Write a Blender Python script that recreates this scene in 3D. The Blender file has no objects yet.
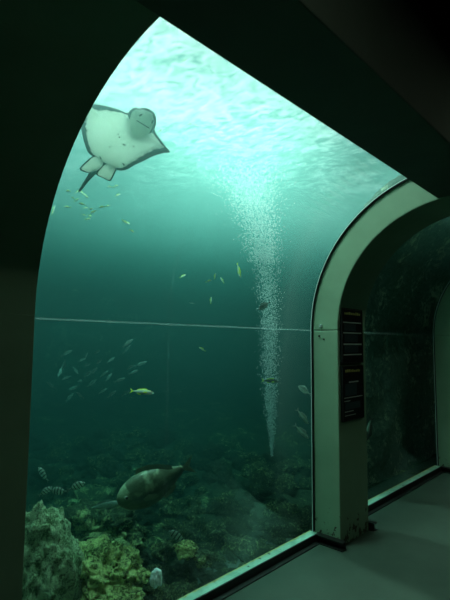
import bpy, bmesh, math, random
from mathutils import Vector, Matrix, noise
random.seed(7)
sc = bpy.context.scene
C = sc.collection
PI = math.pi

# ------------------------------------------------------------------ camera model (450 x 600 frame)
EYE = Vector((0, 0, 1.5))
PITCH, YAW, ROLL, FPX = 0.0913, 0.7582, 0.0084, 461.68
_Fh = Vector((-math.sin(YAW), math.cos(YAW), 0)); _R = Vector((math.cos(YAW), math.sin(YAW), 0)); _Z = Vector((0, 0, 1))
FWD = _Fh * math.cos(PITCH) + _Z * math.sin(PITCH)
_U = -_Fh * math.sin(PITCH) + _Z * math.cos(PITCH)
RIGHT = _R * math.cos(ROLL) + _U * math.sin(ROLL)
UP = _U * math.cos(ROLL) - _R * math.sin(ROLL)
def ray(px, py): return (FWD + RIGHT * ((px - 225) / FPX) - UP * ((py - 300) / FPX))
def at(px, py, depth): return EYE + ray(px, py) * depth            # depth along the viewing axis
def on_plane(px, py, axis, v):
    d = ray(px, py); return EYE + d * ((v - EYE[axis]) / d[axis])

# ------------------------------------------------------------------ helpers
def link(o, parent=None):
    C.objects.link(o)
    if parent is not None: o.parent = parent
    return o
def mesh_obj(name, verts, faces, mat, parent=None, smooth=False, mats=None, fmat=None):
    me = bpy.data.meshes.new(name); me.from_pydata([tuple(v) for v in verts], [], faces)
    bm = bmesh.new(); bm.from_mesh(me); bmesh.ops.recalc_face_normals(bm, faces=bm.faces); bm.to_mesh(me); bm.free()
    for m in (mats or [mat]): me.materials.append(m)
    if fmat:
        for p, i in zip(me.polygons, fmat): p.material_index = i
    if smooth:
        for p in me.polygons: p.use_smooth = True
    return link(bpy.data.objects.new(name, me), parent)
def bm_obj(name, bm, mat, parent=None, smooth=False):
    me = bpy.data.meshes.new(name); bmesh.ops.recalc_face_normals(bm, faces=bm.faces); bm.to_mesh(me); bm.free()
    me.materials.append(mat)
    if smooth:
        for p in me.polygons: p.use_smooth = True
    return link(bpy.data.objects.new(name, me), parent)
def box_bm(bm, lo, hi, bevel=0.0):
    v = [bm.verts.new((x, y, z)) for x in (lo[0], hi[0]) for y in (lo[1], hi[1]) for z in (lo[2], hi[2])]
    fs = [bm.faces.new([v[i] for i in q]) for q in ((0,1,3,2),(4,6,7,5),(0,4,5,1),(2,3,7,6),(0,2,6,4),(1,5,7,3))]
    if bevel > 0:
        es = list({e for f in fs for e in f.edges})
        bmesh.ops.bevel(bm, geom=es, offset=bevel, segments=2, affect='EDGES', profile=0.5)
def box(name, lo, hi, mat, parent=None, bevel=0.0):
    bm = bmesh.new(); box_bm(bm, lo, hi, bevel); return bm_obj(name, bm, mat, parent)
def empty(name, loc=(0, 0, 0)):
    o = bpy.data.objects.new(name, None); o.location = loc; o.empty_display_size = 0.1; return link(o)
def tag(o, label=None, cat=None, group=None, kind=None):
    if label: o['label'] = label
    if cat: o['category'] = cat
    if group: o['group'] = group
    if kind: o['kind'] = kind
    return o
def copy_tree(o, parent=None):
    c = o.copy(); C.objects.link(c)
    if parent is not None: c.parent = parent
    for ch in list(o.children): copy_tree(ch, c)
    return c

# ------------------------------------------------------------------ materials
class NT:
    def __init__(s, name):
        s.m = bpy.data.materials.new(name); s.m.use_nodes = True; s.t = s.m.node_tree; s.t.nodes.clear()
        s.out = s.n('ShaderNodeOutputMaterial')
    def n(s, kind, **kw):
        n = s.t.nodes.new(kind)
        for k, v in kw.items():
            if hasattr(n, k) and k not in n.inputs.keys(): setattr(n, k, v)
            else: n.inputs[k].default_value = v
        return n
    def l(s, a, b): s.t.links.new(a, b)
    def noise(s, scale, detail=4, rough=0.6, vec=None, dist=0.0):
        n = s.n('ShaderNodeTexNoise'); n.inputs['Scale'].default_value = scale; n.inputs['Detail'].default_value = detail
        n.inputs['Roughness'].default_value = rough; n.inputs['Distortion'].default_value = dist
        if vec is None: vec = s.coord()
        s.l(vec, n.inputs['Vector']); return n.outputs['Fac']
    def coord(s, which='Object'):
        return s.n('ShaderNodeTexCoord').outputs[which]
    def ramp(s, fac, stops, interp='LINEAR'):
        r = s.n('ShaderNodeValToRGB'); r.color_ramp.interpolation = interp
        e = r.color_ramp.elements
        while len(e) < len(stops): e.new(0.5)
        for el, (p, c) in zip(e, stops):
            el.position = p; el.color = (c, c, c, 1) if isinstance(c, (int, float)) else (*c, 1)
        s.l(fac, r.inputs['Fac']); return r.outputs['Color']
    def mix(s, fac, a, b, mode='MIX'):
        m = s.n('ShaderNodeMix', data_type='RGBA', blend_type=mode)
        for sock, v in ((m.inputs[0], fac), (m.inputs[6], a), (m.inputs[7], b)):
            if isinstance(v, (int, float)): sock.default_value = v
            elif isinstance(v, tuple): sock.default_value = (*v, 1)
            else: s.l(v, sock)
        return m.outputs[2]
    def math(s, op, a, b=0.0):
        m = s.n('ShaderNodeMath', operation=op)
        for i, v in enumerate((a, b)):
            if isinstance(v, (int, float)): m.inputs[i].default_value = v
            else: s.l(v, m.inputs[i])
        return m.outputs[0]
    def principled(s, color, rough=0.6, bump=None, bstr=0.3, bdist=0.02, spec=0.3, metal=0.0):
        p = s.n('ShaderNodeBsdfPrincipled')
        if isinstance(color, tuple): p.inputs['Base Color'].default_value = (*color, 1)
        else: s.l(color, p.inputs['Base Color'])
        p.inputs['Roughness'].default_value = rough; p.inputs['Specular IOR Level'].default_value = spec; p.inputs['Metallic'].default_value = metal
        if bump is not None:
            b = s.n('ShaderNodeBump'); b.inputs['Strength'].default_value = bstr; b.inputs['Distance'].default_value = bdist
            s.l(bump, b.inputs['Height']); s.l(b.outputs[0], p.inputs['Normal'])
        s.l(p.outputs[0], s.out.inputs['Surface']); return p
def flat(name, color, rough=0.6, spec=0.3, metal=0.0):
    t = NT(name); t.principled(color, rough, spec=spec, metal=metal); return t.m

def rib_paint():
    t = NT('pale green rib paint')
    big = t.noise(2.2, 5); fine = t.noise(40, 4, 0.7)
    col = t.ramp(big, [(0.3, (0.175, 0.275, 0.175)), (0.7, (0.22, 0.335, 0.22))])
    geo = t.n('ShaderNodeNewGeometry').outputs['Position']
    sep = t.n('ShaderNodeSeparateXYZ'); t.l(geo, sep.inputs[0])
    low = t.ramp(sep.outputs['Z'], [(0.0, 1.0), (0.35, 0.0)])           # rust creeps up from the foot
    st = t.noise(16, 6, 0.7)
    thr = t.math('ADD', st, t.math('MULTIPLY', low, 0.2))
    rust = t.ramp(thr, [(0.69, 0.0), (0.72, 1.0)])
    col = t.mix(rust, col, (0.05, 0.035, 0.02))
    t.principled(col, 0.55, bump=fine, bstr=0.15, bdist=0.004, spec=0.35); return t.m
def beam_paint():
    t = NT('dark green beam paint'); c = t.ramp(t.noise(3, 4), [(0.3, (0.10, 0.13, 0.11)), (0.7, (0.12, 0.155, 0.13))])
    t.principled(c, 0.8, spec=0.15); return t.m
def floor_mat():
    t = NT('grey green floor coating'); c = t.ramp(t.noise(2.5, 6, 0.65), [(0.3, (0.045, 0.069, 0.051)), (0.7, (0.057, 0.087, 0.064))])
    t.principled(c, 0.75, bump=t.noise(120, 3), bstr=0.25, bdist=0.003, spec=0.2); return t.m
def rock_mat(name, dark, mid, light, scale=9.0, patch=0.54, bstr=1.0):
    t = NT(name)
    co = t.coord()
    a = t.noise(scale, 7, 0.72, co, 0.6); b = t.noise(scale * 3.4, 5, 0.75, co, 0.3); g = t.noise(scale * 0.35, 3, 0.5, co)
    base = t.ramp(b, [(0.34, dark), (0.6, mid)])
    k = t.math('ADD', t.math('MULTIPLY', a, 0.6), t.math('MULTIPLY', b, 0.4))
    k = t.math('ADD', k, t.math('MULTIPLY', t.math('SUBTRACT', g, 0.5), 0.35))
    alg = t.ramp(k, [(patch - 0.05, 0.0), (patch + 0.06, 1.0)])
    col = t.mix(alg, base, light)
    hgt = t.math('ADD', a, t.math('MULTIPLY', b, 0.6))
    t.principled(col, 0.9, bump=hgt, bstr=bstr, bdist=0.05, spec=0.1); return t.m
def glass_mat():
    t = NT('clear acrylic')
    tr = t.n('ShaderNodeBsdfTransparent'); tr.inputs['Color'].default_value = (0.955, 0.975, 0.97, 1)
    gl = t.n('ShaderNodeBsdfGlossy'); gl.inputs['Roughness'].default_value = 0.03
    fr = t.n('ShaderNodeFresnel'); fr.inputs['IOR'].default_value = 1.3
    mx = t.n('ShaderNodeMixShader'); bf = t.n('ShaderNodeNewGeometry').outputs['Backfacing']; t.l(t.math('MULTIPLY', fr.outputs[0], t.math('MULTIPLY', t.math('SUBTRACT', 1.0, bf), 0.15)), mx.inputs[0]); t.l(tr.outputs[0], mx.inputs[1]); t.l(gl.outputs[0], mx.inputs[2])
    t.l(mx.outputs[0], t.out.inputs['Surface']); return t.m
def joint_mat(amount):
    t = NT('acrylic joint'); tr = t.n('ShaderNodeBsdfTransparent'); d = t.n('ShaderNodeBsdfTranslucent'); d.inputs['Color'].default_value = (0.8, 0.9, 0.88, 1)
    d2 = t.n('ShaderNodeBsdfDiffuse'); d2.inputs['Color'].default_value = (0.8, 0.9, 0.88, 1)
    ad = t.n('ShaderNodeAddShader'); t.l(d.outputs[0], ad.inputs[0]); t.l(d2.outputs[0], ad.inputs[1])
    mx = t.n('ShaderNodeMixShader'); mx.inputs[0].default_value = amount; t.l(tr.outputs[0], mx.inputs[1]); t.l(ad.outputs[0], mx.inputs[2])
    t.l(mx.outputs[0], t.out.inputs['Surface']); return t.m
SCAT = (0.027, 0.074, 0.069); ABSO = (0.56, 0.30, 0.32); VOLK = 1.0
def water_mat():
    t = NT('sea water')
    s = t.n('ShaderNodeVolumeScatter'); d = max(SCAT); s.inputs['Color'].default_value = (*[c / d for c in SCAT], 1); s.inputs['Density'].default_value = d * VOLK; s.inputs['Anisotropy'].default_value = 0.5
    a = t.n('ShaderNodeVolumeAbsorption'); d = max(ABSO) * 1.02; a.inputs['Color'].default_value = (*[1 - c / d for c in ABSO], 1); a.inputs['Density'].default_value = d * VOLK
    ad = t.n('ShaderNodeAddShader'); t.l(s.outputs[0], ad.inputs[0]); t.l(a.outputs[0], ad.inputs[1]); t.l(ad.outputs[0], t.out.inputs['Volume'])
    return t.m
def haze_mat():
    t = NT('added scattering haze')
    s = t.n('ShaderNodeVolumeScatter'); s.inputs['Color'].default_value = (0.6, 1.0, 0.93, 1); s.inputs['Density'].default_value = 0.17; s.inputs['Anisotropy'].default_value = 0.3
    t.l(s.outputs[0], t.out.inputs['Volume']); return t.m
def surface_mat():
    t = NT('rippled water surface')
    co = t.coord(); mp = t.n('ShaderNodeMapping'); mp.inputs['Scale'].default_value = (1.0, 1.0, 1); mp.inputs['Rotation'].default_value = (0, 0, 0.6); t.l(co, mp.inputs['Vector'])
    mp2 = t.n('ShaderNodeMapping'); mp2.inputs['Scale'].default_value = (1.0, 1.5, 1); mp2.inputs['Rotation'].default_value = (0, 0, -YAW); t.l(co, mp2.inputs['Vector'])
    rip = t.noise(6.5, 5, 0.6, mp2.outputs[0], 1.0); big = t.noise(0.9, 2, 0.5, mp.outputs[0])
    k = t.math('ADD', t.math('MULTIPLY', rip, 0.7), t.math('MULTIPLY', big, 0.3))
    geo = t.n('ShaderNodeNewGeometry'); dt = t.n('ShaderNodeVectorMath', operation='DOT_PRODUCT'); t.l(geo.outputs['Incoming'], dt.inputs[0]); t.l(geo.outputs['True Normal'], dt.inputs[1])
    steep = t.math('ADD', t.math('ABSOLUTE', dt.outputs['Value']), t.math('MULTIPLY', t.math('SUBTRACT', k, 0.5), 1.1))   # total reflection at flat angles, broken up by the ripples
    fac = t.ramp(steep, [(0.30, 0.0), (0.50, 0.55), (0.66, 1.0)])
    tr = t.n('ShaderNodeBsdfTransparent'); tr.inputs['Color'].default_value = (0.93, 1.0, 0.97, 1)
    gl = t.n('ShaderNodeBsdfGlossy'); gl.inputs['Color'].default_value = (0.75, 0.95, 0.9, 1); gl.inputs['Roughness'].default_value = 0.15
    mx = t.n('ShaderNodeMixShader'); t.l(fac, mx.inputs[0]); t.l(gl.outputs[0], mx.inputs[1]); t.l(tr.outputs[0], mx.inputs[2])
    tl = t.n('ShaderNodeBsdfTranslucent'); tl.inputs['Color'].default_value = (0.8, 1.0, 0.92, 1)
    my = t.n('ShaderNodeMixShader'); t.l(t.ramp(k, [(0.40, 0.03), (0.60, 0.16)]), my.inputs[0]); t.l(mx.outputs[0], my.inputs[1]); t.l(tl.outputs[0], my.inputs[2])
    t.l(my.outputs[0], t.out.inputs['Surface']); return t.m
def bubble_mat():
    t = NT('air bubble white')
    d = t.n('ShaderNodeBsdfDiffuse'); d.inputs['Color'].default_value = (0.95, 0.98, 0.97, 1)
    tl = t.n('ShaderNodeBsdfTranslucent'); tl.inputs['Color'].default_value = (0.95, 0.98, 0.97, 1)
    tr = t.n('ShaderNodeBsdfTransparent')
    m1 = t.n('ShaderNodeMixShader'); m1.inputs[0].default_value = 0.5; t.l(d.outputs[0], m1.inputs[1]); t.l(tl.outputs[0], m1.inputs[2])
    m2 = t.n('ShaderNodeMixShader'); m2.inputs[0].default_value = 0.85; t.l(tr.outputs[0], m2.inputs[1]); t.l(m1.outputs[0], m2.inputs[2])
    t.l(m2.outputs[0], t.out.inputs['Surface']); return t.m

M = dict(
    rib=rib_paint(), beam=beam_paint(), floor=floor_mat(),
    ceiling=flat('matt black ceiling', (0.005, 0.005, 0.005), 0.95, 0.05),
    wall=flat('dark tunnel wall', (0.05, 0.06, 0.055), 0.9, 0.1),
    glass=glass_mat(), joint=joint_mat(0.09), faint_joint=joint_mat(0.012),
    gasket=flat('black rubber gasket', (0.012, 0.014, 0.013), 0.6),
    bead=flat('pale sealant bead', (0.62, 0.72, 0.68), 0.4),
    rail=flat('black painted steel angle', (0.018, 0.018, 0.016), 0.45, 0.4),
    bolt=flat('galvanised bolt', (0.6, 0.62, 0.6), 0.35, 0.5, 0.6),
    board=flat('black sign board', (0.008, 0.009, 0.009), 0.5, 0.2),
    picture=flat('dim sign picture', (0.035, 0.06, 0.07), 0.5, 0.2),
    ink=flat('grey white sign print', (0.42, 0.45, 0.42), 0.6, 0.2),
    gold=flat('yellow sign lettering', (0.40, 0.36, 0.10), 0.6, 0.2),
    water=water_mat(), surface=surface_mat(), bubble=bubble_mat(),
    seabed=rock_mat('algae rubble seabed', (0.012, 0.02, 0.014), (0.06, 0.09, 0.045), (0.45, 0.56, 0.22), 7.5, 0.60),
    rock=rock_mat('algae covered rock', (0.014, 0.022, 0.015), (0.083, 0.12, 0.06), (0.55, 0.66, 0.28), 10.5, 0.555),
    rockb=rock_mat('dark weedy rock', (0.012, 0.018, 0.013), (0.053, 0.075, 0.041), (0.36, 0.46, 0.2), 13.5, 0.595),
    mossy=rock_mat('yellow green algae rock', (0.03, 0.04, 0.016), (0.25, 0.32, 0.11), (0.9, 1.0, 0.38), 24.0, 0.485),
    mound=rock_mat('pale green crusted rock', (0.08, 0.12, 0.05), (0.34, 0.52, 0.24), (0.85, 1.0, 0.6), 30.0, 0.485),
    whitestone=rock_mat('pale turquoise stone', (0.6, 0.8, 0.68), (0.85, 1.0, 0.92), (0.97, 1.0, 0.98), 14.0, 0.46, 0.5),
    darkrock=rock_mat('black tank rockwork', (0.12, 0.16, 0.13), (0.25, 0.32, 0.25), (0.8, 0.9, 0.6), 6.0, 0.58),
)
def ledge_mat():
    t = NT('green painted sill ledge')
    geo = t.n('ShaderNodeNewGeometry').outputs['Position']; sep = t.n('ShaderNodeSeparateXYZ'); t.l(geo, sep.inputs[0])
    a = t.noise(24, 5, 0.7, geo)
    col = t.ramp(t.noise(9, 5, 0.7, geo), [(0.3, (0.28, 0.5, 0.38)), (0.62, (0.5, 0.75, 0.6))])
    edge = t.math('ADD', t.math('MULTIPLY', t.math('ADD', sep.outputs['X'], 2.062), -60.0), t.math('MULTIPLY', t.math('SUBTRACT', a, 0.5), 3.0))
    col = t.mix(t.ramp(edge, [(0.0, 0.0), (0.25, 1.0)]), col, (0.6, 0.55, 0.2))
    chip = t.ramp(a, [(0.61, 0.0), (0.65, 1.0)])
    col = t.mix(chip, col, (0.02, 0.03, 0.02))
    t.principled(col, 0.5, bump=a, bstr=0.3, bdist=0.01); return t.m
M['ledge'] = ledge_mat()

# ------------------------------------------------------------------ the tunnel
XI, XG, CX, CZ, RI, RG = -1.81, -2.04, -0.94, 1.6, 0.87, 1.10
def profile(r, a0=0.0, a1=PI / 2, n=24, z0=0.0):
    """(x, z): straight wall from z0 up to the springing, then a quarter arc to the crown"""
    pts = [(CX - r, z0)] if z0 is not None else []
    for i in range(n + 1):
        a = a0 + (a1 - a0) * i / n
        pts.append((CX - r * math.cos(a), CZ + r * math.sin(a)))
    return pts
def band(name, inner, outer, y0, y1, mat, parent=None, bevel=0.0, smooth=False):
    """closed solid between two profiles with the same number of points"""
    n = len(inner); v = []; f = []
    for (xi, zi), (xo, zo) in zip(inner, outer): v += [(xi, y0, zi), (xi, y1, zi), (xo, y1, zo), (xo, y0, zo)]
    for i in range(n - 1):
        a, b = 4 * i, 4 * i + 4
        for k in range(4): f.append((a + k, a + (k + 1) % 4, b + (k + 1) % 4, b + k))
    f += [(0, 1, 2, 3), (4 * n - 4, 4 * n - 1, 4 * n - 2, 4 * n - 3)]
    o = mesh_obj(name, v, f, mat, parent)
    if bevel:
        m = o.modifiers.new('bevel', 'BEVEL'); m.width = bevel; m.segments = 3; m.limit_method = 'ANGLE'; m.angle_limit = 0.7
    return o

S = lambda o: tag(o, kind='structure')
S(box('floor', (-2.3, -2.2, -0.12), (1.7, 9.2, 0.0), M['floor']))
S(box('ceiling', (-0.70, -2.2, 3.0), (1.7, 9.2, 3.15), M['ceiling']))
S(box('wall_right', (1.5, -2.2, 0.0), (1.7, 9.2, 3.0), M['wall']))
S(box('wall_back', (-2.4, -2.4, 0.0), (1.7, -2.2, 3.9), M['wall']))
S(box('wall_front', (-2.4, 9.2, 0.0), (1.7, 9.4, 3.9), M['wall']))
S(box('trim_1', (-1.05, -2.2, 2.475), (-0.70, 9.2, 3.9), M['beam'], bevel=0.006))   # the long beam under the crown
S(box('wall_left', (-2.3, -2.2, 0.0), (-1.82, 0.36, 3.5), M['wall']))

RIBS = [(0.37, 0.813), (3.17, 3.62), (5.87, 6.32)]
rib_labels = ['dark arched rib beside the camera framing the tall bright window',
              'pale green arched steel rib carrying the two black signs',
              'distant pale green arched rib at the far end of the dark window']
for (y0, y1), lab in zip(RIBS, rib_labels):
    r = empty('arch_rib', (XI, y0, 0)); tag(r, lab, 'arch rib')
    off = Matrix.Translation((-XI, -y0, 0))
    def sub(o): o.matrix_parent_inverse = Matrix.Identity(4); o.data.transform(off); o.parent = r; return o
    sub(band('pier', [(XI, 0.0), (XI, CZ - (0.0015 if y0 > 1 else 0.0))], [(XG - 0.004, 0.0), (XG - 0.004, CZ - (0.0015 if y0 > 1 else 0.0))], y0, y1, M['rib'], bevel=0.009 if y0 > 1 else 0.002))
    inner = profile(RI, z0=None)[:25] if y0 > 1 else [(-0.923 - 0.887 * math.cos(PI/2*i/24), CZ + 0.887 * math.sin(PI/2*i/24)) for i in range(25)]
    sub(band('arch_band', inner, [(CX - 1.104 * math.cos(PI/2*i/24), CZ + 1.104 * math.sin(PI/2*i/24)) for i in range(25)], y0, y1, M['rib'], bevel=0.009 if y0 > 1 else 0.002))
    if y0 > 3 and y0 < 4:
        for k, (bx, bz, br) in enumerate([(-1.955, 1.635, 0.014), (-1.97, 1.555, 0.008), (-1.93, 1.53, 0.006)]):
            bm = bmesh.new()
            bmesh.ops.create_cone(bm, cap_ends=True, segments=6, radius1=br, radius2=br * 0.9, depth=0.014, matrix=Matrix.Translation((bx, y0 - 0.006, bz)) @ Matrix.Rotation(PI/2, 4, 'X'))
            sub(bm_obj('bolt', bm, M['bolt'] if k == 0 else M['rail']))

def make_window(n, y0, y1):
    w = empty('window_%d' % n, (XG, y0, 0)); tag(w, kind='structure')
    def sub(o): o.data.transform(Matrix.Translation((-XG, -y0, 0))); o.parent = w; return o
    th = 0.04
    g = band('glass', profile(RG, z0=0.05, n=32), profile(RG + th, z0=0.05, n=32), y0, y1, M['glass'])
    for p in g.data.polygons: p.use_smooth = abs(p.normal.y) < 0.5
    sub(g)
    for ya, yb in ((y0, y0 + 0.018), (y1 - 0.018, y1)):
        sub(band('gasket', profile(RG - 0.012, z0=0.06), profile(RG, z0=0.06), ya, yb, M['gasket']))
    for ya, yb in ((y0 + 0.018, y0 + 0.021), (y1 - 0.021, y1 - 0.018)):
        sub(band('sealant_bead', profile(RG - 0.005, z0=0.06), profile(RG, z0=0.06), ya, yb, M['bead']))
    sub(box('joint', (XG - 0.02, y0 + 0.02, CZ - 0.0035), (XG + 0.001, y1 - 0.02, CZ + 0.0035), M['joint']))
    if n == 1:
        sub(band('joint', profile(RG - 0.001, z0=0.06, a1=0.5), profile(RG + 0.01, z0=0.06, a1=0.5), 1.69, 1.697, M['faint_joint']))
    # sill: pale ledge under the pane, black angle bar in front wrapping onto both ribs
    sub(box('sill_ledge', (XG - 0.036, y0, 0.0), (-2.004, y1, 0.052), M['ledge']))
    bm = bmesh.new()
    box_bm(bm, (-2.003, y0 - 0.0, 0.0), (-1.993, y1, 0.056)); box_bm(bm, (-1.993, y0, 0.0), (-1.955, y1, 0.008))
    box_bm(bm, (-2.003, y1 - 0.008, 0.0), (-1.765, y1 - 0.001, 0.062)); box_bm(bm, (-2.003, y1 - 0.055, 0.0), (-1.765, y1 - 0.008, 0.008)); box_bm(bm, (-1.993, y1 - 0.055, 0.054), (-1.765, y1 - 0.008, 0.062))
    box_bm(bm, (-2.003, y0 + 0.001, 0.0), (-1.765, y0 + 0.008, 0.062)); box_bm(bm, (-2.003, y0 + 0.008, 0.0), (-1.765, y0 + 0.055, 0.008)); box_bm(bm, (-1.993, y0 + 0.008, 0.054), (-1.765, y0 + 0.055, 0.062))
    sub(bm_obj('sill_angle', bm, M['rail']))
    return w
make_window(1, 0.813, 3.17); make_window(2, 3.62, 5.87); make_window(3, 6.32, 8.6)
S(box('light_stop_1', (-2.3, -2.2, 2.75), (-1.04, 0.37, 2.95), M['wall'])); S(box('light_stop_2', (-2.3, 8.59, 2.75), (-1.04, 9.2, 2.95), M['wall']))  # slabs added out of view to stop sky light leaking in
S(box('wall_left_end', (-2.3, 8.6, 0.0), (-1.81, 9.2, 3.5), M['wall']))

# --- the two sign boards on the rib's inner face
def sign(name, label, z0, z1, y0, y1, rows, titled):
    s = empty(name, (XI, y0, z0)); tag(s, label, 'sign', 'fish guide signs on the rib')
    w, h = y1 - y0, z1 - z0
    def b(nm, ya, yb, za, zb, x1, mat, x0=0.016): return box(nm, (x0, ya, za), (x1, yb, zb), mat, s)
    b('board', 0, w, 0, h, 0.016, M['board'], 0.001)
    bm = bmesh.new()
    for q in ((0, w, 0, 0.008), (0, w, h - 0.008, h), (0, 0.008, 0, h), (w - 0.008, w, 0, h)): box_bm(bm, (0.014, q[0], q[2]), (0.02, q[1], q[3]))
    bm_obj('frame', bm, M['rail'], s)
    rnd = random.Random(len(rows))
    bm = bmesh.new(); y = 0.05                                            # heading: small unreadable yellow characters
    while y < w - 0.06:
        ln = rnd.uniform(0.012, 0.024); box_bm(bm, (0.016, y, h - 0.05), (0.0175, y + ln, h - 0.05 + rnd.uniform(0.014, 0.024))); y += ln + 0.008
    bm_obj('heading', bm, M['gold'], s)
    for (zf, ya, yb, t) in rows:
        b('caption', ya * w, yb * w, zf * h - t / 2, zf * h + t / 2, 0.0175, M['ink'])
    for k in range(len(rows) - 1):
        za, zb = rows[k + 1][0] * h + 0.015, rows[k][0] * h - 0.012
        if zb - za > 0.03: b('picture', 0.12 * w, rnd.uniform(0.6, 0.85) * w, za, zb, 0.0172, M['picture'])
pA, pB = on_plane(341, 290, 0, XI), on_plane(360, 293, 0, XI)
sy0, sy1 = 3.20, 3.54
sign('sign_board', 'upper black fish guide sign with four pale lines on the green rib', 1.345, 1.775, sy0, sy1, [(0.74, .08, .94, .009), (0.55, .08, .94, .010), (0.345, .08, .94, .011), (0.155, .08, .94, .010)], True)
sign('sign_board', 'lower black fish guide sign with yellow heading on the green rib', 0.905, 1.325, sy0, sy1, [(0.70, .3, .75, .010), (0.42, .08, .94, .007), (0.36, .08, .35, .006), (0.17, .1, .5, .006), (0.1, .1, .6, .005)], True)

# ------------------------------------------------------------------ ceiling lamps of the walkway (they light the lower piers and the floor)
for k, yy in enumerate((0.5, 3.2, 5.9)):
    l = empty('ceiling_light', (0.02, yy, 2.96)); tag(l, 'narrow dim ceiling light over the walkway', 'ceiling light', 'walkway ceiling lights')
    bm = bmesh.new(); box_bm(bm, (-0.05, -0.6, 0.0), (0.05, 0.6, 0.04), 0.006); bm_obj('housing', bm, M['rail'], l)
    ld = bpy.data.lights.new('walkway tube', 'AREA'); ld.shape = 'RECTANGLE'; ld.size = 0.05; ld.size_y = 1.1; ld.energy = 2.0; ld.color = (0.8, 1.0, 0.72)
    lo = bpy.data.objects.new('walkway_tube', ld); link(lo, l); lo.location = (0, 0, -0.012)

# ------------------------------------------------------------------ the tank
SURF = 3.6
prof = [(-9.0, -0.5), (-2.075, -0.5)] + [(CX - 1.145 * math.cos(PI/2*i/20), CZ + 1.145 * math.sin(PI/2*i/20)) for i in range(21)] + [(-0.9, 2.745), (-0.9, SURF - 0.06), (-9.0, SURF - 0.06)]
n = len(prof); YA, YB = -3.0, 11.0
v = [(x, YA, z) for x, z in prof] + [(x, YB, z) for x, z in prof]
f = [(i, (i + 1) % n, n + (i + 1) % n, n + i) for i in range(n)] + [tuple(range(n))[::-1], tuple(range(n, 2 * n))]
tag(mesh_obj('water', v, f, M['water']), kind='structure')
# extra scattering layer added to brighten the water just under the surface
hz = [(-8.1, 2.42)] + [(CX - 1.15 * math.cos(math.radians(q)), CZ + 1.15 * math.sin(math.radians(q))) for q in range(45, 91, 3)] + [(-0.91, 2.75), (-0.91, SURF - 0.07), (-8.1, SURF - 0.07)]
n = len(hz); v = [(x, -2.15, z) for x, z in hz] + [(x, 9.15, z) for x, z in hz]
f = [(i, (i + 1) % n, n + (i + 1) % n, n + i) for i in range(n)] + [tuple(range(n))[::-1], tuple(range(n, 2 * n))]
tag(mesh_obj('added_haze', v, f, haze_mat()), 'added milky scattering layer brightening the water under the surface', 'haze', kind='stuff')
# surface sheet
nx, ny = 60, 90; v = []; f = []
for j in range(ny + 1):
    for i in range(nx + 1):
        x = -9.0 + 8.1 * i / nx; y = YA + (YB - YA) * j / ny
        v.append((x, y, SURF + 0.03 * noise.noise(Vector((x * 1.3, y * 1.3, 0))) + 0.012 * noise.noise(Vector((x * 4, y * 4, 3)))))
for j in range(ny):
    for i in range(nx):
        a = j * (nx + 1) + i; f.append((a, a + 1, a + nx + 2, a + nx + 1))
tag(mesh_obj('water_surface', v, f, M['surface'], smooth=True), kind='structure')

def bed_z(x, y):
    d = -2.1 - x
    z = -0.06 + 0.045 * max(0, d) + 0.16 * noise.fractal(Vector((x * 0.9, y * 0.9, 5)), 0.9, 2.1, 5)
    z += 0.05 * noise.noise(Vector((x * 6, y * 6, 1)))
    if d < 0.3: z = min(max(z, -0.02), 0.035)
    return z
nx, ny = 150, 220; v = []; f = []
for j in range(ny + 1):
    for i in range(nx + 1):
        x = -9.0 + 6.94 * (i / nx); y = -1.0 + 11.5 * j / ny
        v.append((x, y, bed_z(x, y)))
for j in range(ny):
    for i in range(nx):
        a = j * (nx + 1) + i; f.append((a, a + 1, a + nx + 2, a + nx + 1))
tag(mesh_obj('seabed_rubble', v, f, M['seabed'], smooth=True), 'dark rubble and gravel covering the tank bottom', 'seabed', kind='stuff')

def rock_mesh(name, seed, mat, sub=4, rough=0.35, size=(1, 1, 1), freq=1.3):
    bm = bmesh.new(); bmesh.ops.create_icosphere(bm, subdivisions=sub, radius=1.0)
    o = Vector((seed * 7.3, seed * 3.1, seed))
    for vv in bm.verts:
        p = vv.co.copy()
        k = 1 + rough * noise.fractal(p * freq + o, 0.8, 2.2, 5) + 0.25 * rough * noise.noise(p * 7 + o)
        q = p * k
        vv.co = Vector((q.x * size[0], q.y * size[1], q.z * size[2]))
    return bm_obj(name, bm, mat, smooth=True)

# tank walls (rockwork lost in the haze)
def rough_wall(name, p0, p1, z0, z1, mat, amp=0.35, nu=70, nv=36, seed=0):
    p0, p1 = Vector(p0), Vector(p1); d = (p1 - p0); nrm = Vector((-d.y, d.x, 0)).normalized(); v = []; f = []
    for j in range(nv + 1):
        for i in range(nu + 1):
            b = p0 + d * (i / nu); z = z0 + (z1 - z0) * j / nv
            k = amp * noise.fractal(Vector((b.x, b.y + seed, z)) * 0.9, 0.8, 2.1, 5)
            v.append((b.x + nrm.x * k, b.y + nrm.y * k, z))
    for j in range(nv):
        for i in range(nu):
            a = j * (nu + 1) + i; f.append((a, a + 1, a + nu + 2, a + nu + 1))
    o = mesh_obj(name, v, f, mat, smooth=True); tag(o, kind='structure'); return o
rough_wall('wall_tank_back', (-8.6, -2.6, 0), (-8.6, 10.8, 0), -0.5, 3.9, M['darkrock'])
rough_wall('wall_tank_side', (-9, -2.6, 0), (-2.3, -2.6, 0), -0.5, 3.9, M['darkrock'], seed=4)
rough_wall('wall_tank_end', (-2.3, 10.6, 0), (-9, 10.6, 0), -0.5, 3.9, M['darkrock'], seed=9)
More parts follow.
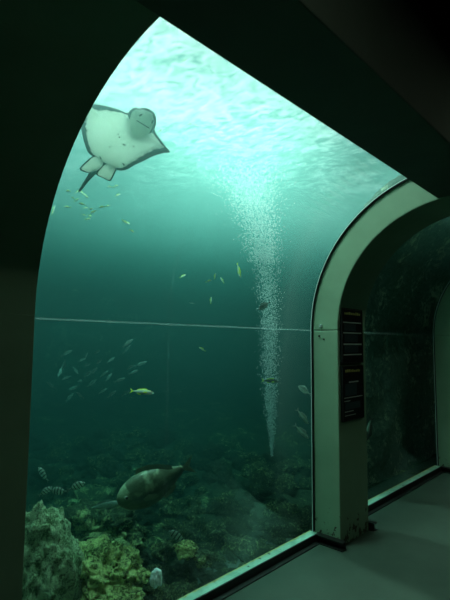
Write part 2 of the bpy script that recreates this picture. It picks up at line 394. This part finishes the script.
# rock shell added behind the second window, arched over it to block light
def rock_shell(name, y0, y1, r, mat, amp, nu=120, nv=100):
    pr = profile(r, a1=1.22, z0=None, n=40); pts = [(CX - r, -0.3 + 1.9 * i / 40) for i in range(40)] + pr[:41]
    v = []; f = []; nn = len(pts)
    for lay in (0, 1):
        for j in range(nu + 1):
            y = y0 + (y1 - y0) * j / nu
            for (x, z) in pts:
                d = Vector((x - CX, 0, max(0, z - CZ))).normalized()
                k = amp * noise.fractal(Vector((x * 1.5, y * 1.5, z * 1.5)), 0.8, 2.1, 6) + lay * 0.12
                v.append((x + d.x * k, y, z + d.z * k))
    off = (nu + 1) * nn
    for lay in (0, 1):
        for j in range(nu):
            for i in range(nn - 1):
                a = lay * off + j * nn + i; f.append((a, a + 1, a + nn + 1, a + nn))
    for j in (0, nu):
        for i in range(nn - 1):
            a = j * nn + i; f.append((a, a + 1, a + 1 + off, a + off))
    o = mesh_obj(name, v, f, mat, smooth=True); tag(o, kind='structure'); return o
rock_shell('wall_tank_rock_shade', 4.05, 9.2, 1.45, M['darkrock'], 0.10)

# ------------------------------------------------------------------ rocks
def seat(o, x, y, sink):
    o.location.x, o.location.y = x, y; o.location.z = bed_z(x, y) + sink
def named(o, label, cat='rock', group=None): return tag(o, label, cat, group)

def clear_of_glass(o):
    m = o.matrix_basis; w = max((m @ q.co).x for q in o.data.vertices) + 2.085
    if w > 0: o.location.x -= w
    return o
def rock_at(px, py, dep, size, seed, mat, label, rough=0.4, freq=1.3, sub=5, rz=0.0):
    o = rock_mesh('rock', seed, M[mat], sub, rough, size, freq); o.location = at(px, py, dep); o.rotation_euler.z = rz; clear_of_glass(o)
    return named(o, label)
rock_at(40, 606, 2.42, (0.185, 0.24, 0.46), 3, 'mound', 'tall pale green crusted rock mound against the dark rib', 0.22, 1.7, 6)
rock_at(112, 580, 2.62, (0.25, 0.20, 0.15), 8, 'mossy', 'big yellow-green algae boulder beside the pale mound', 0.4, 1.7, 6)
rock_at(158, 579, 2.55, (0.033, 0.033, 0.048), 5, 'whitestone', 'small bright turquoise-white stone among the green rocks', 0.3, 1.4, 4)
rock_at(128, 598, 2.50, (0.10, 0.08, 0.06), 6, 'mossy', 'mossy green rock just below the turquoise-white stone', 0.4, 1.5, 5)
rock_at(186, 550, 2.95, (0.075, 0.065, 0.05), 11, 'mossy', 'rounded yellow-green rock behind the turquoise-white stone', 0.4, 1.5, 5)
rock_at(100, 528, 3.3, (0.36, 0.22, 0.16), 12, 'rock', 'long dark ridge rock behind the pale mound', 0.45, 1.6, 5)
rock_at(212, 562, 2.85, (0.07, 0.06, 0.04), 14, 'rock', 'flat green rock next to the bright sill', 0.4, 1.5, 5)
rock_at(88, 512, 4.3, (0.5, 0.3, 0.15), 16, 'rock', 'broad hazy boulder below the striped fish', 0.45, 1.6, 5)
protos = [rock_mesh('rock', 20 + k, M[m], 4, 0.55, (1, random.uniform(.7, 1), random.uniform(.5, .8)), 1.6) for k, m in enumerate(['rock', 'rockb', 'rock', 'rockb', 'rockb', 'rock'])]
placed = 0; rnd = random.Random(4); spots = []
tries = 0
while placed < 210 and tries < 20000:
    tries += 1
    dep = rnd.uniform(2.3, 6.4); px = rnd.uniform(15, 318); p = at(px, 400, dep); x, y = p.x, p.y
    if x > -2.14 or (y > 3.9 and x > -2.9): continue
    s = rnd.uniform(0.05, 0.13) * (1.0 if dep < 3.6 else rnd.uniform(1.0, 1.7))
    if any((x - a) ** 2 + (y - b) ** 2 < (0.8 * (s + c)) ** 2 for a, b, c in spots): continue
    if x + s > -2.085: continue
    spots.append((x, y, s))
    k = placed % 6
    o = protos[k] if placed < 6 else protos[k].copy()
    if placed >= 6: C.objects.link(o)
    o.scale = (s, s, s); o.rotation_euler = (rnd.uniform(-.3, .3), rnd.uniform(-.3, .3), rnd.uniform(0, 6.3)); seat(o, x, y, 0.25 * s); clear_of_glass(o)
    named(o, 'algae-covered rubble rock lying on the dark tank bottom', 'rock', 'rubble rocks on the tank bottom')
    placed += 1

k = 0; tries = 0
while k < 60 and tries < 4000:                                          # smaller stones crowding along the pane
    tries += 1
    x, y, s = -2.13 - 0.3 * rnd.random() ** 1.3, rnd.uniform(1.5, 3.5), rnd.uniform(0.028, 0.065)
    if any((x - a) ** 2 + (y - b) ** 2 < (0.7 * (s + c)) ** 2 for a, b, c in spots): continue
    spots.append((x, y, s)); o = protos[k % 6].copy(); C.objects.link(o)
    o.scale = (s, s, s * rnd.uniform(.8, 1.2)); o.rotation_euler = (rnd.uniform(-.3, .3), rnd.uniform(-.3, .3), rnd.uniform(0, 6.3)); seat(o, x, y, 0.3 * s); clear_of_glass(o)
    named(o, 'algae-covered rubble rock lying on the dark tank bottom', 'rock', 'rubble rocks on the tank bottom'); k += 1

# ------------------------------------------------------------------ bubble column
path = [(272, 456, .010), (272, 440, .028), (271, 415, .060), (270, 380, .098), (270, 340, .115), (269, 300, .13), (265, 262, .17), (260, 230, .23), (254, 205, .30), (247, 182, .42), (243, 166, .55)]
bd = 4.4
P3 = [(at(px, py, bd), w * 0.85) for px, py, w in path]
bm = bmesh.new(); rnd = random.Random(11)
def add_bubble(p, r):
    vs = [bm.verts.new(p + Vector(o) * r) for o in ((1,0,0),(-1,0,0),(0,1,0),(0,-1,0),(0,0,1),(0,0,-1))]
    for a, b, c in ((0,2,4),(2,1,4),(1,3,4),(3,0,4),(2,0,5),(1,2,5),(3,1,5),(0,3,5)): bm.faces.new((vs[a], vs[b], vs[c]))
lens = [(P3[i + 1][0] - P3[i][0]).length for i in range(len(P3) - 1)]
for i in range(len(P3) - 1):
    (a, wa), (b, wb) = P3[i], P3[i + 1]
    hi = wa > .14; cnt = int(lens[i] * (3200 + 4200 * hi))
    for k in range(cnt):
        t = rnd.random(); w = wa + (wb - wa) * t
        off = Vector((rnd.gauss(0, .45), rnd.gauss(0, .45), 0)) * w
        add_bubble(a.lerp(b, t) + off, rnd.uniform(0.0025, 0.007 if hi else 0.0065))
tag(bm_obj('bubble_column', bm, M['bubble']), 'white column of air bubbles rising to the bright water surface', 'bubbles', kind='stuff')

# ------------------------------------------------------------------ fish
def fish_mat(name, back, side, belly, stripe=None, fstripe=14.0, saddle=None):
    t = NT(name); co = t.coord(); sep = t.n('ShaderNodeSeparateXYZ'); t.l(co, sep.inputs[0])
    k = t.math('ADD', t.math('MULTIPLY', sep.outputs['Z'], 2.2), 0.5)
    col = t.ramp(k, [(0.3, belly), (0.5, side), (0.68, back)])
    if stripe:
        w = t.math('SINE', t.math('MULTIPLY', t.math('ADD', sep.outputs['X'], t.math('MULTIPLY', sep.outputs['Z'], 0.25)), fstripe * 3.0))
        col = t.mix(t.ramp(w, [(0.35, 0.0), (0.6, 1.0)]), col, stripe)
    if saddle:
        s = t.math('MULTIPLY', t.ramp(t.noise(4.5, 3, 0.5, co), [(0.5, 0.0), (0.58, 1.0)]), t.ramp(k, [(0.5, 0.0), (0.75, 1.0)])); col = t.mix(s, col, saddle)
    col = t.mix(0.25, col, t.ramp(t.noise(26, 3, 0.6, co), [(0.3, (0.05, .06, .05)), (0.7, (.9, .95, .9))]), 'SOFT_LIGHT')
    t.principled(col, 0.4, spec=0.5); return t.m
FM = dict(
    yellow=fish_mat('yellowtail skin', (0.42, 0.6, 0.12), (0.5, 0.68, 0.58), (0.85, 0.92, 0.88)),
    yfin=flat('yellow fin', (0.6, 0.85, 0.06), 0.5),
    silver=fish_mat('silver skin', (0.12, 0.17, 0.15), (0.26, 0.34, 0.3), (0.6, 0.68, 0.64)),
    sfin=flat('grey fin', (0.3, 0.36, 0.32), 0.5),
    dark=fish_mat('dark olive skin', (0.05, 0.06, 0.045), (0.08, 0.1, 0.075), (0.2, 0.25, 0.2)),
    dfin=flat('dark fin', (0.05, 0.06, 0.045), 0.5),
    big=fish_mat('mottled olive skin', (0.16, 0.20, 0.12), (0.06, 0.08, 0.05), (0.12, 0.15, 0.10), saddle=(0.5, 0.6, 0.38)),
    bfin=flat('pale edged fin', (0.2, 0.25, 0.17), 0.5),
    striped=fish_mat('striped skin', (0.5, 0.6, 0.5), (0.62, 0.72, 0.62), (0.7, 0.78, 0.7), stripe=(0.04, 0.06, 0.05), fstripe=11),
    green=fish_mat('pale green skin', (0.12, 0.16, 0.12), (0.35, 0.45, 0.36), (0.6, 0.7, 0.6)),
    eye=flat('fish eye', (0.01, 0.01, 0.01), 0.15, 0.6),
    ring=flat('fish eye ring', (0.7, 0.72, 0.6), 0.3),
)
def fish_profile(kind):
    # (t along the body from snout, half height, half width), body length 1
    if kind == 'slim': return [(0, .006, .006), (.04, .045, .03), (.12, .085, .055), (.25, .12, .07), (.42, .135, .075), (.6, .115, .06), (.76, .07, .036), (.88, .032, .018), (.94, .026, .012)]
    if kind == 'deep': return [(0, .01, .01), (.05, .07, .035), (.14, .15, .06), (.28, .22, .08), (.45, .24, .08), (.62, .2, .062), (.76, .11, .036), (.88, .045, .02), (.93, .04, .014)]
    return [(0, .04, .04), (.04, .11, .07), (.12, .185, .11), (.26, .25, .14), (.42, .265, .145), (.58, .225, .12), (.74, .145, .075), (.87, .07, .034), (.94, .055, .02)]   # stout
def fin(name, pts, mat, parent, thick=0.006, yoff=0.0):
    """outline in the fish's xz plane, lens-thick"""
    n = len(pts); c = (sum(p[0] for p in pts) / n, sum(p[1] for p in pts) / n)
    v = [(x, yoff, z) for x, z in pts] + [(c[0], yoff + thick, c[1]), (c[0], yoff - thick, c[1])]
    f = [(i, (i + 1) % n, n) for i in range(n)] + [((i + 1) % n, i, n + 1) for i in range(n)]
    return mesh_obj(name, v, f, mat, parent)
def make_fish(kind, skin, finmat, tail='fork', bend=0.0, detail=True):
    """snout at +x, length 1, origin mid-body"""
    root = empty('fish')
    pr = fish_profile(kind); NS = 16; v = []; f = []
    for t, hh, ww in pr:
        x = 0.5 - t; yb = bend * (t - 0.3) ** 2 * (1 if t > .3 else -0.3)
        for k in range(NS):
            a = 2 * PI * k / NS; cz = math.cos(a); z = hh * (cz * (1.0 if cz > 0 else 0.92))
            v.append((x, yb + ww * math.sin(a), z))
    for i in range(len(pr) - 1):
        for k in range(NS): f.append((i * NS + k, i * NS + (k + 1) % NS, (i + 1) * NS + (k + 1) % NS, (i + 1) * NS + k))
    f += [tuple(range(NS)), tuple(range((len(pr) - 1) * NS, len(pr) * NS))]
    b = mesh_obj('body', v, f, FM[skin], root, smooth=True); m = b.modifiers.new('s', 'SUBSURF'); m.levels = 1; m.render_levels = 1
    te = bend * 0.41
    H = max(p[1] for p in pr)
    if tail == 'fork': tp = [(-.41, .022), (-.47, .05), (-.6, .14), (-.55, .05), (-.525, 0), (-.55, -.05), (-.6, -.14), (-.47, -.05), (-.41, -.022)]
    else: tp = [(-.41, .04), (-.48, .09), (-.58, .12), (-.6, .05), (-.605, -.02), (-.58, -.12), (-.48, -.09), (-.41, -.04)]
    fin('tail_fin', tp, FM[finmat], root, 0.006, te)
    def hz(x):
        t = 0.5 - x
        for (a, ha, _), (bb, hb, _) in zip(pr, pr[1:]):
            if a <= t <= bb: return ha + (hb - ha) * (t - a) / (bb - a)
        return 0.03
    yb = lambda x: bend * max(0, (0.5 - x) - .3) ** 2
    fin('dorsal_fin', [(.22, hz(.22) - .03), (.16, hz(.16) + .05), (.02, hz(.02) + .055), (-.14, hz(-.14) + .05), (-.27, hz(-.27) + .045), (-.28, hz(-.28) - .01), (-.1, hz(-.1) - .04), (.1, hz(.1) - .04)], FM[finmat], root, 0.006, yb(-.05))
    fin('anal_fin', [(-.06, -hz(-.06) * .92 + .03), (-.1, -hz(-.1) - .04), (-.2, -hz(-.2) - .05), (-.28, -hz(-.28) - .02), (-.26, -hz(-.26) * .92 + .02)], FM[finmat], root, 0.006, yb(-.18))
    if detail:
        W = max(p[2] for p in pr)
        for sgn in (1, -1):
            fin('pectoral_fin', [(.2, -.02), (.12, .015), (.02, -.02), (.0, -.07), (.08, -.08), (.17, -.06)], FM[finmat], root, 0.005, sgn * W * 1.02)
            ex = 0.5 - 0.12; hh = hz(ex); ww = [p[2] for p in pr if p[0] >= .12][0]
            er_ = 0.033 if kind != 'stout' else .026
            bm = bmesh.new(); bmesh.ops.create_uvsphere(bm, u_segments=12, v_segments=8, radius=er_, matrix=Matrix.Translation((ex, sgn * ww * .80, hh * .3)))
            ey_ = bm_obj('eye', bm, FM['ring'], root, True)
            bm = bmesh.new(); bmesh.ops.create_uvsphere(bm, u_segments=12, v_segments=8, radius=er_ * .8, matrix=Matrix.Translation((ex, sgn * (ww * .80 + er_ * .35), hh * .3)))
            bm_obj('pupil', bm, FM['eye'], ey_, True)
    return root
def pose(o, px, py, dep, size, ang, yaw=0.0, roll=0.0):
    """heading: ANG degrees counter-clockwise from the view's right-hand side, YAW turns it away from the viewer"""
    a, y = math.radians(ang), math.radians(yaw)
    d = (RIGHT * math.cos(a) + UP * math.sin(a)) * math.cos(y) + FWD * math.sin(y); d.normalize()
    up = (UP if abs(math.cos(a)) > .35 else -RIGHT * (1 if math.sin(a) > 0 else -1))
    up = up - d * up.dot(d); up.normalize(); side = up.cross(d)
    m = Matrix((d, side, up)).transposed().to_4x4()
    o.matrix_world = Matrix.Translation(at(px, py, dep)) @ m @ Matrix.Rotation(math.radians(roll), 4, 'X') @ Matrix.Scale(size, 4)
    return o
def fish(kind, skin, finm, px, py, dep, pixels, ang, label, yaw=0, roll=0, tail='fork', bend=0.0, group=None):
    o = make_fish(kind, skin, finm, tail, bend); pose(o, px, py, dep, pixels * dep / FPX / 1.1 / max(.3, math.cos(math.radians(yaw))), ang, yaw, roll)
    return tag(o, label, 'fish', group)
fish('slim', 'yellow', 'yfin', 143, 392, 2.75, 24, -8, 'pale fish with yellow back and yellow forked tail in open water', yaw=10, roll=-35)
fish('stout', 'big', 'bfin', 155, 486, 2.95, 80, 196, 'big mottled olive fish gliding low over the rocks', yaw=-20, bend=-.35, roll=-6)
fish('slim', 'yellow', 'yfin', 239, 271, 3.5, 16, -78, 'small yellowish fish diving beside the bubble column', yaw=-15, roll=60)
fish('deep', 'dark', 'dfin', 264, 306, 4.0, 14, 215, 'small dark fish in front of the upper bubbles', yaw=20)
fish('slim', 'dark', 'yfin', 271, 381, 4.1, 18, -6, 'dark fish with yellow tail crossing the narrow bubbles', yaw=10)
fish('deep', 'green', 'sfin', 304, 390, 4.2, 13, 150, 'dim round fish near the rib at mid height', yaw=40)
fish('slim', 'green', 'sfin', 303, 417, 4.05, 21, -52, 'slender pale fish heading down beside the rib, higher of two', yaw=10)
fish('slim', 'green', 'sfin', 302, 432, 4.1, 22, -45, 'slender pale fish heading down beside the rib, lower of two', yaw=10)
fish('slim', 'dark', 'dfin', 368, 431, 4.5, 27, 253, 'slender green fish hanging head down behind the dark window', yaw=-5)
fish('deep', 'striped', 'sfin', 177, 536, 3.0, 20, 160, 'dark banded fish hovering over the rocks near the sill', yaw=20, roll=5)
fish('deep', 'striped', 'sfin', 43, 474, 2.9, 18, 140, 'striped fish highest above the pale mound', yaw=25)
fish('deep', 'striped', 'sfin', 46, 491, 2.8, 14, 30, 'striped fish just over the top of the pale mound', yaw=20)
fish('deep', 'striped', 'sfin', 59, 491, 2.9, 19, 185, 'boldly striped fish in the middle of the striped row', yaw=15)
fish('deep', 'striped', 'sfin', 77, 486, 2.9, 18, 20, 'striped fish at the rock end of the striped row', yaw=10)
fish('slim', 'green', 'sfin', 106, 506, 3.3, 36, 5, 'dull grey-green fish resting by the ridge rock', yaw=10)
fish('slim', 'silver', 'sfin', 192, 303, 5.6, 7, 170, 'tiny pale fish in the dim water above the pane joint', yaw=10)
# school of silver fish
proto = make_fish('slim', 'silver', 'sfin'); rnd = random.Random(21)
pts = [(67, 353, 30), (64, 365, 250), (66, 378, 200), (76, 371, -60), (82, 360, 25), (86, 356, 60), (87, 365, 200), (88, 374, 40), (94, 371, 45), (99, 362, 215), (80, 381, 190), (74, 388, 200), (80, 395, 150), (92, 383, 40), (109, 377, 55), (103, 391, 30), (112, 394, 40), (120, 380, 20), (131, 367, 30), (134, 372, 25), (128, 343, 40), (127, 349, 50), (141, 364, 20), (51, 385, 140), (97, 352, 30), (70, 397, 50), (111, 360, 35), (104, 374, 40), (126, 393, 35), (60, 372, 260)]
for k, (px, py, a) in enumerate(pts):
    o = proto if k == 0 else copy_tree(proto)
    dep = rnd.uniform(4.2, 5.4); pose(o, px, py, dep, rnd.uniform(9, 14) * dep / FPX / 1.1, a, rnd.uniform(-35, 35), rnd.uniform(-25, 25))
    tag(o, 'small silver fish in the hazy school under the pane joint', 'fish', 'silver school under the pane joint')
proto = make_fish('slim', 'yellow', 'yfin', detail=False)
pts = [(54, 208, 80), (53, 212, 70), (73, 198, 150), (77, 200, 20), (81, 192, -30), (85, 195, -40), (87, 197, -35), (82, 204, 160), (86, 208, 0), (91, 209, 10), (84, 215, -20), (90, 216, -30), (67, 207, 180), (102, 207, 190), (108, 206, 20), (118, 195, 30), (116, 186, 20), (125, 222, -40), (68, 191, 170), (88, 219, 0), (93, 212, 200), (77, 192, 30), (128, 223, -35), (132, 231, -30), (110, 187, 170), (215, 276, 80), (209, 281, 20), (222, 280, 120), (211, 300, 85), (202, 349, 150), (183, 276, 30), (185, 60, 30), (190, 124, 10), (160, 131, 20), (196, 125, 160)]
for k, (px, py, a) in enumerate(pts):
    o = proto if k == 0 else copy_tree(proto)
    dep = rnd.uniform(3.0, 4.0); pose(o, px, py, dep, rnd.uniform(5, 8) * dep / FPX / 1.1, a, rnd.uniform(-30, 30), rnd.uniform(-20, 20))
    tag(o, 'tiny yellowish fish scattered in the bright upper water', 'fish', 'tiny yellowish fish of the upper water')

# ------------------------------------------------------------------ eagle ray
def ray_mat():
    t = NT('eagle ray skin')
    at_ = t.n('ShaderNodeAttribute'); at_.attribute_name = 'rim'
    co = t.coord(); nz = t.noise(34, 4, 0.7, co)
    k = t.math('ADD', at_.outputs['Fac'], t.math('MULTIPLY', t.math('SUBTRACT', nz, 0.5), 0.30))
    rim = t.ramp(k, [(0.78, 0.0), (0.84, 1.0)])
    pale = t.ramp(t.noise(7, 4, 0.6, co), [(0.3, (0.78, 0.84, 0.74)), (0.7, (0.92, 0.95, 0.88))])
    spots = t.ramp(t.noise(24, 2, 0.4, co), [(0.74, 0.0), (0.77, 1.0)])
    pale = t.mix(spots, pale, (0.10, 0.12, 0.10))
    col = t.mix(rim, pale, (0.025, 0.035, 0.03))
    p = t.principled(col, 0.5, spec=0.3)
    tl = t.n('ShaderNodeBsdfTranslucent'); t.l(col, tl.inputs['Color'])
    mx = t.n('ShaderNodeMixShader'); mx.inputs[0].default_value = 0.55; t.l(p.outputs[0], mx.inputs[1]); t.l(tl.outputs[0], mx.inputs[2]); t.l(mx.outputs[0], t.out.inputs['Surface'])
    return t.m
M['ray'] = ray_mat(); M['raydark'] = flat('eagle ray dark skin', (0.025, 0.035, 0.03), 0.5); M['mouth'] = flat('eagle ray mouth line', (0.08, 0.09, 0.07), 0.5)
zs = 110 / 450.0
rc = at(122, 142, 2.9)
nrm = (-FWD * 0.86 - Vector((0, 0, 1)) * 0.42 + RIGHT * 0.12).normalized()
ex = (RIGHT - nrm * RIGHT.dot(nrm)).normalized(); ey = nrm.cross(ex)
if ey.dot(UP) < 0: ey = -ey
def on_ray(zx, zy):
    d = ray(70 + zx * zs, 90 + zy * zs); p = EYE + d * ((rc - EYE).dot(nrm) / d.dot(nrm)); q = p - rc
    return Vector((q.dot(ex), q.dot(ey)))
def smooth_loop(pts, per=5):
    out = []; n = len(pts)
    for i in range(n):
        p0, p1, p2, p3 = (pts[(i + k) % n] for k in (-1, 0, 1, 2))
        for j in range(per):
            t = j / per
            out.append(0.5 * ((2 * p1) + (p2 - p0) * t + (2 * p0 - 5 * p1 + 4 * p2 - p3) * t * t + (3 * p1 - p0 - 3 * p2 + p3) * t ** 3))
    return out
def blade(name, zpts, spine, thick, mat, root, per=5, rings=9, curl=0.0, dz=0.0, exact=()):
    """rounded slab inside an outline (crop coordinates), thick along the spine and thin at the rim"""
    out = smooth_loop([on_ray(*p) for p in zpts], per); s0, s1 = on_ray(*spine[0]), on_ray(*spine[1]); d = s1 - s0; L2 = d.length_squared
    n = len(out); span = max((p - s0).length for p in out)
    v = []; rim = []; f = []
    for side in (1, -1):
        for r in range(rings + 1):
            s = r / rings
            for p in out:
                t = max(0.0, min(1.0, (p - s0).dot(d) / L2)); c = s0 + d * t
                q = c.lerp(p, s); w = (q - c).length / span
                h = thick * (1 - s ** 1.6) ** 0.8 * (0.75 if side > 0 else 1.0)
                v.append((q.x, q.y, side * h + curl * w * w + dz)); rim.append(s)
    off = (rings + 1) * n
    for side in (0, 1):
        for r in range(rings):
            for i in range(n):
                a = side * off + r * n + i; b = side * off + r * n + (i + 1) % n
                f.append((a, b, b + n, a + n) if side == 0 else (b, a, a + n, b + n))
    for i in range(n):
        a = rings * n + i; b = rings * n + (i + 1) % n; f.append((a, b, off + b, off + a))
    me = bpy.data.meshes.new(name); me.from_pydata(v, [], f); me.materials.append(mat)
    at_ = me.attributes.new('rim', 'FLOAT', 'POINT'); at_.data.foreach_set('value', rim)
    bm = bmesh.new(); bm.from_mesh(me); rl = bm.verts.layers.float['rim']
    bmesh.ops.remove_doubles(bm, verts=bm.verts, dist=1e-5)
    for _ in range(22 if name == 'body' else 4): bmesh.ops.smooth_vert(bm, verts=[q for q in bm.verts if q[rl] < 0.93], factor=0.5, use_axis_z=True)
    bmesh.ops.recalc_face_normals(bm, faces=bm.faces); bm.to_mesh(me); bm.free()
    for p in me.polygons: p.use_smooth = True
    return link(bpy.data.objects.new(name, me), root)
er = empty('eagle_ray'); tag(er, 'eagle ray showing its pale belly and dark-edged wings beneath the surface', 'ray')
er.matrix_world = Matrix.Translation(rc) @ Matrix((ex, ey, nrm)).transposed().to_4x4()
TH = 0.045
disc = [(32, 22), (78, 52), (120, 60), (160, 68), (200, 80), (235, 93), (262, 76), (300, 78), (330, 95), (345, 130), (346, 165), (365, 195), (390, 228), (409, 252), (380, 257), (340, 270), (300, 290), (262, 308), (230, 326), (195, 328), (150, 310), (100, 275), (75, 255), (58, 210), (48, 160), (36, 90)]
blade('body', disc, ((270, 150), (165, 270)), TH, M['ray'], er, curl=0.05)
headp = [(240, 94), (250, 80), (266, 71), (285, 74), (305, 71), (328, 80), (346, 95), (353, 120), (350, 148), (335, 178), (300, 205), (265, 205), (240, 180), (230, 140)]
hd = blade('head', headp, ((300, 115), (285, 160)), 0.05, M['ray'], er, dz=0.012); 
blade('pelvic_fin', [(97, 268), (70, 288), (40, 320), (62, 336), (100, 338), (135, 318), (140, 285), (120, 268)], ((112, 290), (85, 320)), 0.015, M['ray'], er, dz=0.006)
blade('pelvic_fin', [(185, 300), (192, 322), (180, 348), (166, 371), (140, 362), (105, 342), (120, 318), (150, 298)], ((160, 315), (150, 350)), 0.015, M['ray'], er, dz=0.006)
blade('tail', [(118, 325), (104, 345), (78, 372), (48, 410), (37, 416), (36, 408), (58, 372), (76, 342), (95, 320)], ((100, 335), (45, 405)), 0.012, M['raydark'], er, dz=0.004, rings=4)
def slit(name, a, b, w, z):
    a, b = on_ray(*a), on_ray(*b); d = (b - a).normalized(); nn = Vector((-d.y, d.x)) * w
    v = [(*(a - nn), z), (*(a + nn), z), (*(b + nn), z), (*(b - nn), z)]; v = v + [(x, y, zz - 0.012) for x, y, zz in v]
    mesh_obj(name, v, [(0, 1, 2, 3), (7, 6, 5, 4), (0, 4, 5, 1), (1, 5, 6, 2), (2, 6, 7, 3), (3, 7, 4, 0)], M['mouth'], er)
slit('mouth', (274, 122), (326, 154), 0.0022, 0.053)
slit('nostril', (285, 104), (297, 97), 0.004, 0.052)
slit('eye', (336, 135), (341, 122), 0.005, 0.042)
for a, b in (((202, 189), (208, 192)), ((218, 218), (230, 224)), ((163, 228), (168, 231)), ((198, 176), (201, 180)), ((260, 226), (264, 229)), ((125, 268), (131, 280)), ((216, 296), (224, 300))):
    slit('gill_slit', a, b, 0.0028, 0.048)

# ------------------------------------------------------------------ light
w = bpy.data.worlds.new('daylight'); sc.world = w; w.use_nodes = True
bg = w.node_tree.nodes['Background']; bg.inputs['Color'].default_value = (0.95, 1.0, 0.96, 1); bg.inputs['Strength'].default_value = 1.4
sd = bpy.data.lights.new('sun', 'SUN'); sd.energy = 0.8; sd.angle = math.radians(5.0); sd.color = (1.0, 0.98, 0.94)
so = link(bpy.data.objects.new('sun', sd)); sdir = Vector((-0.30, 0.40, 1.0)); so.rotation_euler = sdir.to_track_quat('Z', 'Y').to_euler()
top = at(243, 160, 4.7)
def flood(x, y, z, watts, aim, cone=110, soft=0.2):  # makes the tank lamps and also the added fill and shaft spots
    ld = bpy.data.lights.new('tank flood and fill', 'SPOT'); ld.energy = watts * 1.05; ld.spot_size = math.radians(cone); ld.spot_blend = 1.0; ld.shadow_soft_size = soft; ld.color = (0.86, 1.0, 0.92)
    lo = link(bpy.data.objects.new('tank_flood_and_fill', ld)); lo.location = (x, y, z); lo.rotation_euler = (-Vector(aim)).to_track_quat('Z', 'Y').to_euler()
flood(top.x, top.y, 4.9, 900, (-0.1, -0.1, -1), 100, 0.06)
flood(-2.75, 1.3, 4.9, 950, (-0.05, 0.2, -1), 110, 0.5)
flood(-2.8, 4.0, 4.9, 500, (-0.25, 0, -1), 110, 0.5)
flood(-1.9, 1.9, 4.0, 160, (0.15, 1, -0.75), 70, 0.3)  # added fill spot brightening the top of the signed rib
flood(-1.40, 4.4, 4.3, 1000, (-0.05, 0.65, -1), 90, 0.3)  # added fill spot lightening the second window and the far rib
for side, cone, watts in ((0.62, 9, 260), (0.34, 7, 200), (-0.3, 8, 120)):            # added narrow spots standing in for light shafts focused by the waves
    d = -RIGHT * side - Vector((0, 0, 1)); flood(top.x, top.y, 4.9, watts, d, cone, 0.05)

cam = bpy.data.cameras.new('camera'); co = link(bpy.data.objects.new('camera', cam)); sc.camera = co
cam.sensor_fit = 'VERTICAL'; cam.sensor_height = 36.0; cam.sensor_width = 27.0; cam.lens = FPX * 36.0 / 600.0; cam.clip_start = 0.02
co.matrix_world = Matrix.Translation(EYE) @ Matrix((RIGHT, UP, -FWD)).transposed().to_4x4()

sc.view_settings.view_transform = 'Standard'; sc.view_settings.look = 'None'; sc.view_settings.gamma = 1.0; sc.view_settings.use_curve_mapping = False
sc.view_settings.exposure = -0.05
cy = sc.cycles
cy.use_denoising = True; cy.max_bounces = 10; cy.diffuse_bounces = 4; cy.glossy_bounces = 3; cy.volume_bounces = 2; cy.transparent_max_bounces = 48
cy.sample_clamp_indirect = 6.0
